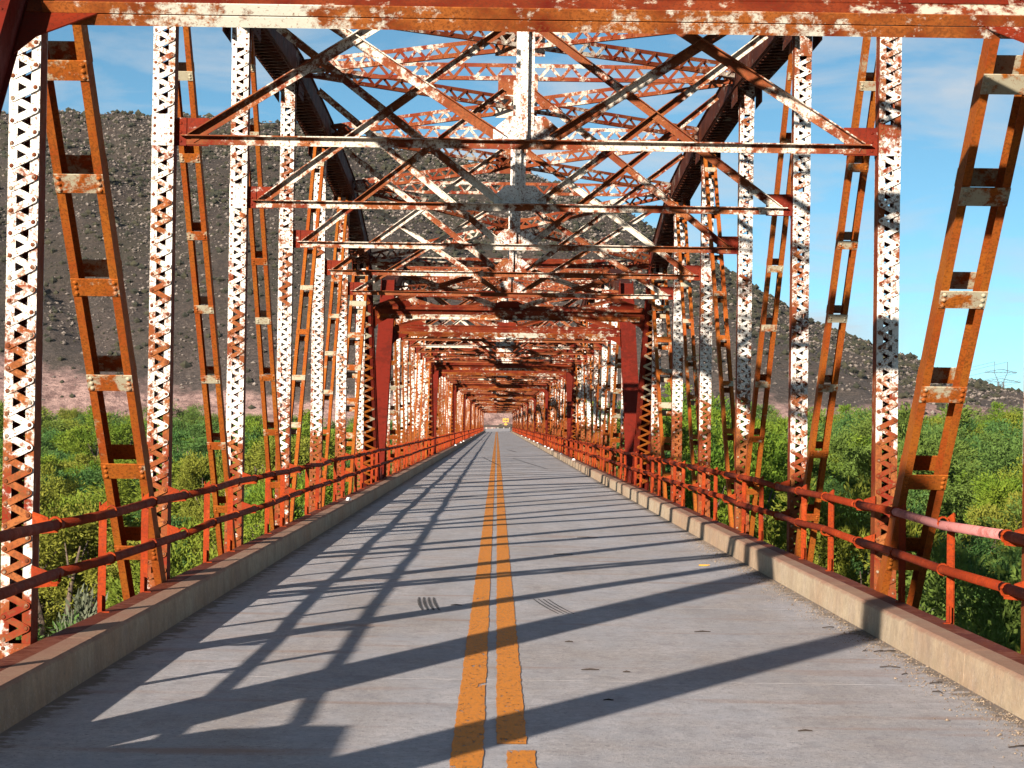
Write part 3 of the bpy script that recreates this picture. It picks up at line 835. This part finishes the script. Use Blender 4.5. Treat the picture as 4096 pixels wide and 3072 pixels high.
# reflectors on the kerb tops
mb = MB(); mb.add([(-.05,-.05,0),(.05,-.05,0),(.05,.05,0),(-.05,.05,0),(-.03,-.02,.05),(.03,-.02,.05),(.03,.02,.05),(-.03,.02,.05)], BOX)
rf = mb.mesh('kerb_reflector', 'white')
for sx, yy in ((-1,(42,150,172,186,200,240,290)),(1,(94,112,131,140,150,165,178,196,222,250,290))):
    for y in yy:
        o = obj('kerb_reflector', rf, label='small white reflector stuck on top of the %s kerb' % ('shaded' if sx<0 else 'sunlit'), cat='reflector', group='reflectors on the %s kerb' % ('shaded' if sx<0 else 'sunlit'))
        o.location = (sx*(SEAM-.08), y, KH-.001); o.scale = (1,1,1) if y < 60 else (1.25,1.25,1.2)

# ------------------------------------------------------------------ piers, abutment with parapets and pylons
mb = MB()
for sx in (-1,1):
    n = 16
    for z0, z1, r0, r1 in ((BED-1, -1.35, 1.0, .8),):
        mb.tube([(sx*TW,0,z0),(sx*TW,0,z1)], [r0,r1], n)
mb.box(-TW-1, TW+1, -.85, .85, -1.35, -.82)
mb.box(-TW, TW, -.3, .3, BED-1, -1.36)
pme = mb.mesh('pier', 'pier')
for k in range(1, NS):
    o = obj('bridge_pier', pme, label='concrete twin-column pier with cap beam under the truss bearings', cat='pier', group='piers under the bridge'); o.location = (0, Y0+STEP*k-(STEP-SPANL)/2, 0)
for y, s in ((Y0, -1), (YEND-.2, 1)):
    mb = MB(); mb.box(-4.6, 4.6, *sorted((y+.5*s*-1, y+s*2.4)), BED-1, -.83); mb.box(-4.6, 4.6, *sorted((y+s*.9, y+s*2.39)), -.8295, -.31)
    obj('abutment', mb.mesh('abutment', 'pier'), label='concrete abutment carrying the %s end of the bridge' % ('approach' if s<0 else 'arrow sign'), cat='abutment')
def prism_x(mb, prof, x0, x1):
    n = len(prof); vs = [(x0,y,z) for y,z in prof]+[(x1,y,z) for y,z in prof]
    mb.add(vs, [tuple(range(n)), tuple(range(n,2*n))[::-1]]+[(i,n+i,n+(i+1)%n,(i+1)%n) for i in range(n)])
for sx in (-1, 1):
    side = 'shaded' if sx < 0 else 'sunlit'
    mb = MB(); xa, xb = sorted((sx*3.12, sx*3.42))
    prof = [(-26,-.3),(9.0,-.3),(9.0,.45),(8.86,.75),(8.6,.98),(8.2,1.10),(-26,1.10)]
    prism_x(mb, prof, xa, xb)
    w = obj('parapet', mb.mesh('parapet','pier'), label='solid concrete approach parapet with rounded end beside the %s kerb' % side, cat='parapet')
    mb = MB(); prism_x(mb, [(-26,1.1005),(8.15,1.1005),(8.05,1.17),(-26,1.17)], xa-.03, xb+.03); part('coping', mb.mesh('coping','pier'), w)
    mb = MB(); 
    mb.add([(xa-.02,5.75,-.3),(xb+.02,5.75,-.3),(xb+.02,6.45,-.3),(xa-.02,6.45,-.3),(xa+.04,5.6-.35,4.6),(xb-.04,5.6-.35,4.6),(xb-.04,5.65,4.6),(xa+.04,5.65,4.6)], BOX)
    p = obj('pylon', mb.mesh('pylon','pier'), label='tall tapered concrete entrance pylon beside the %s kerb' % side, cat='pylon')
    mb = MB(); mb.box(xa-.02, xb+.02, 5.18, 5.72, 4.601, 4.75); part('cap', mb.mesh('cap','pier'), p)

# ------------------------------------------------------------------ far end: guard fence and arrow sign
gz = .55; gy = YEND+30
gr = empty('guard_fence', (0, gy, gz), label='dark timber guard fence on white posts across the road bend', cat='guardrail')
mb = MB(); mb.tube([(x, 1.5*(x/9)**2*0, .95) for x in (-7,9)], .01, 4)
mb = MB(); mb.box(-7.0, 8.5, -.06, 0, .36, .86); part('rail_beam', mb.mesh('rail_beam','guard'), gr)
mb = MB(); mb.box(-.11,.11,.001,.2,-.6,.72); gp = mb.mesh('post','gpost')
for i in range(12): p = part('post', gp, gr); p.location.x = -6.6+i*1.32
sg = empty('arrow_sign', (1.75, gy+1.5, gz), label='yellow warning sign with black arrow pointing right on a post', cat='sign')
mb = MB(); mb.box(-.04,.04,-.02,.02,-.6,2.6); part('post', mb.mesh('post','galv'), sg)
mb = MB(); mb.box(-.68,.68,-.05,-.03,1.55,2.42); bd = part('sign_board', mb.mesh('sign_board','sign'), sg)
mb = MB(); fr = (Vector((0,-.05,1.985)), Vector((1,0,0)), Vector((0,0,1)), Vector((0,-1,0)))
mb.plate(fr, [(-.5,-.09),(.12,-.09),(.12,-.27),(.54,0),(.12,.27),(.12,.09),(-.5,.09)], .002, .006); part('arrow', mb.mesh('arrow','black'), bd)
mb = MB(); mb.plate((Vector((0,-.05,1.05)), Vector((1,0,0)), Vector((0,0,1)), Vector((0,-1,0))), [(0,-.42),(.42,0),(0,.42),(-.42,0)], -.01, .01)
part('diamond_plate', mb.mesh('diamond_plate','sign'), sg)

# ------------------------------------------------------------------ transmission towers and their wires
def tower(loc, H, arm, label):
    t = empty('transmission_tower', loc, label=label, cat='pylon', group='lattice towers beyond the trees')
    mb = MB(); bw = H*.16; tw_ = H*.035; zt = H*.72
    legs = []
    for sx in (-1,1):
        for sy in (-1,1):
            a = Vector((sx*bw/2, sy*bw/2, -8)); b = Vector((sx*tw_, sy*tw_, zt)); legs.append((a,b)); mb.tube([a,b], .24, 4)
    def P(s, f): a,b = legs[s]; return a+(b-a)*f
    for i in range(9):
        f0, f1 = i/9, (i+1)/9
        for a, b in ((0,1),(1,3),(3,2),(2,0)):
            mb.tube([P(a,f0),P(b,f1)], .13, 4); mb.tube([P(b,f0),P(a,f1)], .13, 4)
    part('mast', mb.mesh('mast','tower'), t)
    mb = MB()
    for zz, w in ((zt, arm*.62),(zt+H*.13, arm*.5)):
        for sy in (-1,1):
            mb.tube([(-w,0,zz),(-1,sy,zz),(1,sy,zz),(w,0,zz)], .12, 4); mb.tube([(-w,0,zz),(-1,sy,zz+1.8),(1,sy,zz+1.8),(w,0,zz)], .12, 4)
        for i in range(8):
            x0 = -w+i*w/4; mb.tube([(x0,0,zz),(x0+w/8,0,zz+1.2),(x0+w/4,0,zz)], .08, 4)
    for sx in (-1,1): mb.tube([(sx*1.4,0,zt),(sx*arm*.2,0,zt+H*.13),(sx*arm*.2,0,H)], .18, 4)
    part('crossarm', mb.mesh('crossarm','tower'), t)
    return t
tower((278, 1300, 0), 40, 18, 'steel lattice power tower beyond the riverbed trees, the taller one')
tower((335, 1650, 0), 38, 20, 'steel lattice power tower behind the trees, the one further back')
for k, (dx, z0) in enumerate(((-11,28.8),(11,28.8),(-9,34),(9,34),(-3.6,40),(3.6,40))):
    mb = MB(); p0 = Vector((278+dx, 1300, z0)); p1 = Vector((150+dx*.6, 2100, z0-26)); pts = []
    for i in range(17):
        f = i/16; p = p0.lerp(p1, f); p.z -= 14*4*f*(1-f)*.5; pts.append(p)
    obj('power_line', mb.tube(pts, .08, 4) or mb.mesh('power_line','tower'), label='thin power line hanging from the lattice tower towards the hill', cat='wire', group='power lines on the lattice tower')

# ------------------------------------------------------------------ trees of the river bed
def crown_mesh(name, seed, R, H, nclump, nspray, mat, leaf=.115, droop=.25):
    r = np.random.default_rng(seed)
    # clump centres inside an uneven dome made of several lobes
    lobes = [(r.uniform(-.5,.5)*R, r.uniform(-.5,.5)*R, r.uniform(.35,.78)*H, r.uniform(.42,.66)*R) for _ in range(7)] + [(0,0,.55*H,.75*R)]
    cs = []
    while len(cs) < nclump:
        l = lobes[r.integers(len(lobes))]; d = r.normal(size=3); d /= np.linalg.norm(d)
        p = np.array(l[:3]) + d*l[3]*r.uniform(.55,1.05)**.6*np.array([1,1,.95])
        if p[2] < .06*H or p[2] > H: continue
        cs.append((p, d, r.uniform(.35,.75)*R*.30))
    V = []; 
    for p, d, cr_ in cs:
        n = nspray
        u = r.normal(size=(n,3)); u /= np.linalg.norm(u,axis=1)[:,None]
        base = p + u*cr_*r.uniform(.2,1,size=(n,1))
        dirv = u*.7 + d*.7 + np.array([0,0,.35]) + r.normal(size=(n,3))*.35
        dirv[:,2] -= droop*r.uniform(0,1,n)
        dirv /= np.linalg.norm(dirv,axis=1)[:,None]
        for j in range(3):
            off = r.normal(size=(n,3))*.5; dj = dirv + off; dj /= np.linalg.norm(dj,axis=1)[:,None]
            side = np.cross(dj, r.normal(size=(n,3))); side /= np.linalg.norm(side,axis=1)[:,None]
            ln = leaf*r.uniform(.7,1.6,size=(n,1)); wd = leaf*r.uniform(.12,.27,size=(n,1))
            b0 = base + dirv*(j*leaf*.55)
            V.append(np.stack([b0-side*wd*.35, b0+dj*ln*.55-side*wd, b0+dj*ln, b0+dj*ln*.55+side*wd],1).reshape(-1,3))
    V = np.concatenate(V); n = len(V)//4
    me = bpy.data.meshes.new(name); me.vertices.add(len(V)); me.vertices.foreach_set('co', V.ravel())
    me.loops.add(n*4); me.loops.foreach_set('vertex_index', np.arange(n*4)); me.polygons.add(n)
    me.polygons.foreach_set('loop_start', np.arange(n)*4); me.polygons.foreach_set('loop_total', np.full(n,4))
    me.materials.append(M[mat]); me.update(); me.validate(); return me
def trunk_mesh(seed, R, H):
    r = random.Random(seed); mb = MB()
    for k in range(6):
        a = k*1.05+r.uniform(-.3,.3); tip = Vector((math.cos(a)*R*.55, math.sin(a)*R*.55, H*r.uniform(.5,.8)))
        p = [Vector((math.cos(a)*.15, math.sin(a)*.15, -.4)), Vector((math.cos(a)*R*.14, math.sin(a)*R*.14, H*.25)), tip*.6+Vector((0,0,H*.1)), tip]
        mb.tube(p, [.13,.10,.06,.02], 6)
        q0 = p[2]; 
        for _ in range(2): mb.tube([q0, q0+Vector((r.uniform(-.3,.3)*R, r.uniform(-.3,.3)*R, H*.22))], [.045,.012], 5)
    return mb.mesh('trunk', 'bark', True)
protos = []
for i, (R_, H_, nc, ns_, mt) in enumerate(((2.6,5.2,85,150,'leaf'),(3.0,6.2,95,150,'leaf2'),(2.4,5.6,80,150,'leaf'),(3.3,5.4,100,150,'leaf2'),(2.8,6.6,92,150,'leaf'),(2.2,4.2,70,150,'leaf2'))):
    protos.append((crown_mesh('crown', 100+i, R_, H_, nc, ns_, mt), trunk_mesh(200+i, R_, H_), R_, H_))
sage = (crown_mesh('crown', 300, 1.1, 1.7, 40, 44, 'leafs', .10, .1), trunk_mesh(301, .9, 1.5), 1.1, 1.7)
def tree(x, y, pi, sc, sz, rz, label, group, name='tamarisk_tree', cat='tree'):
    cr_, tk, R_, H_ = pi if isinstance(pi, tuple) else protos[pi]
    if name == 'tamarisk_tree':                # crowns of this thicket end at about the same height
        sz = min(sz, (8.5+(.0215 if x > 0 else .0150)*y*rt.uniform(.2,1.0) - rt.uniform(0,1.2))/(H_+.2))
    t = empty(name, (x, y, ground_z(x,y)-.1), label=label, cat=cat, group=group); t.scale = (sc, sc, sz); t.rotation_euler.z = rz
    part('trunk', tk, t); part('crown', cr_, t)
    return t
rt = random.Random(5)
def plant(side, n_rows, lab, grp):
    y = 34.0; count = 0
    while y < 455 and count < 290:
        xmax = .25*y+9 if side < 0 else .26*y+9
        gapx = 4.0 + y*.012
        x = 7.2 + y*.006 + rt.uniform(0, 2)
        while x < xmax:
            hs = rt.uniform(.78, 1.18)
            if y < 60: hs *= .80
            elif y < 90: hs *= .95
            elif y > 150: hs *= 1.25
            if y > 280: hs *= 1.15
            if side > 0: hs *= 1.2
            if y > 110: hs *= 1.08
            w = hs*rt.uniform(.95,1.25)*(1.0 if y < 120 else 1.25)
            if rt.random() > .07:
                tree(side*max(x, 4.4+3.0*w), y+rt.uniform(-3,3), rt.randrange(6), w, hs*rt.uniform(.95,1.2), rt.uniform(0,6.28), lab % (ORD[max(0,min(9,NS-1-int((y-Y0)/STEP)))] ), grp); count += 1
            x += gapx*rt.uniform(.8,1.5)
        y += 5.5 + y*.055
    return count
cl = plant(-1, 0, 'feathery green tamarisk on the shaded kerb side of the span %s from the arrow sign', 'tamarisks on the shaded kerb side')
crr = plant(1, 0, 'feathery green tamarisk on the sunlit kerb side of the span %s from the arrow sign', 'tamarisks on the sunlit kerb side')
for k in range(12):
    tree(6.0+rt.uniform(0,5), 32+k*3.2+rt.uniform(-1,1), sage, rt.uniform(1.2,2.2), rt.uniform(1.6,2.8), rt.uniform(0,6), 'pale sage green shrub low among the tamarisks beside the bridge', 'sage shrubs beside the bridge', 'sage_shrub', 'shrub')
for k in range(9):
    tree(-6.5-rt.uniform(0,5), 36+k*4+rt.uniform(-1,1), sage, rt.uniform(1.2,2.0), rt.uniform(1.6,2.6), rt.uniform(0,6), 'pale sage green shrub low among the tamarisks beside the bridge', 'sage shrubs beside the bridge', 'sage_shrub', 'shrub')
# bushes on the far bank behind the guard fence
for k in range(4):
    tree(.5+k*2.4, gy+5+rt.uniform(-1,1), sage, 1.3, .75, k, 'low green bush behind the guard fence', 'bushes behind the guard fence', 'bush', 'bush')

# ------------------------------------------------------------------ grit, twigs and litter on the deck
def grit_mesh(n, seed):
    r = np.random.default_rng(seed); mb = MB()
    for _ in range(n):
        y = 11 + 24*r.random()**1.3; d = abs(r.normal())*.16 + .01
        x = RX - d; s = r.uniform(.003,.0075)*(1 if r.random() < .96 else 2)
        if d > .75: continue
        c = np.array([x,y,s*.3]); 
        vs = [c+np.array(v)*s*r.uniform(.7,1.4) for v in ((1,0,0),(0,1,0),(-1,0,0),(0,-1,0),(.1,.1,.8))]
        mb.add(vs, [(0,1,4),(1,2,4),(2,3,4),(3,0,4)])
    return mb.mesh('grit', 'grit')
obj('kerb_grit', grit_mesh(4200, 4), kind='stuff', label='loose gravel grit gathered along the sunlit kerb', cat='gravel')
for k in range(9):
    mb = MB(); x0, y0 = RX-.1-rt.random()*.3, 12+rt.random()*8
    a = rt.uniform(0,3.1); l_ = rt.uniform(.06,.16)
    mb.tube([(x0,y0,.006),(x0+math.cos(a)*l_*.5,y0+math.sin(a)*l_*.5,.012),(x0+math.cos(a+.3)*l_,y0+math.sin(a+.3)*l_,.006)], .004, 5)
    obj('twig', mb.mesh('twig','twig'), label='small dark twig lying in the grit by the sunlit kerb', cat='twig', group='twigs by the sunlit kerb')
for k, (x0, y0, a, l_) in enumerate(((.35,15.6,.1,.12),(1.35,18.6,.15,.13),(.30,17.6,.05,.06),(.62,15.5,0,.05),(.42,13.9,0,.06),(-.62,21.0,.1,.10),(.95,34,.1,.3),(.5,29.5,.05,.25),(1.4,12.6,.1,.08))):
    mb = MB(); mb.tube([(x0,y0,.005),(x0+l_*.5,y0+a*l_,.009),(x0+l_,y0+a*l_*1.4,.005)], [.003,.006,.003], 5)
    obj('splinter', mb.mesh('splinter','twig'), label='thin dark wood splinter lying on the bare concrete deck', cat='splinter', group='splinters on the deck')
mb = MB(); mb.box(-.05,.05,-.015,.015,0,.015); mb.box(.061,.075,-.008,.008,.004,.016)
o = obj('litter', mb.mesh('litter','litter'), label='small yellow plastic piece on the road near the sunlit kerb', cat='litter'); o.location = (2.2, 27.5, .002); o.rotation_euler.z = .2

# ------------------------------------------------------------------ air between the camera and the far hills
mb = MB(); mb.box(-13000, 13000, -5000, 16000, -14, 150)
hz = bpy.data.meshes.new('haze'); hz.from_pydata(mb.v, [], mb.f); hm = bpy.data.materials.new('haze_air'); hm.use_nodes = True
hn = hm.node_tree; hn.nodes.remove(hn.nodes['Principled BSDF']); pvn = hn.nodes.new('ShaderNodeVolumePrincipled')
pvn.inputs['Color'].default_value = (.86,.92,1,1); pvn.inputs['Density'].default_value = 3e-5; pvn.inputs['Anisotropy'].default_value = .2
hn.links.new(pvn.outputs[0], hn.nodes['Material Output'].inputs['Volume']); hz.materials.append(hm)
obj('haze', hz, kind='stuff', label='thin pale haze over the riverbed and hills', cat='haze')

print('objects', len(bpy.data.objects), 'trees', cl, crr, 'bars', nb)
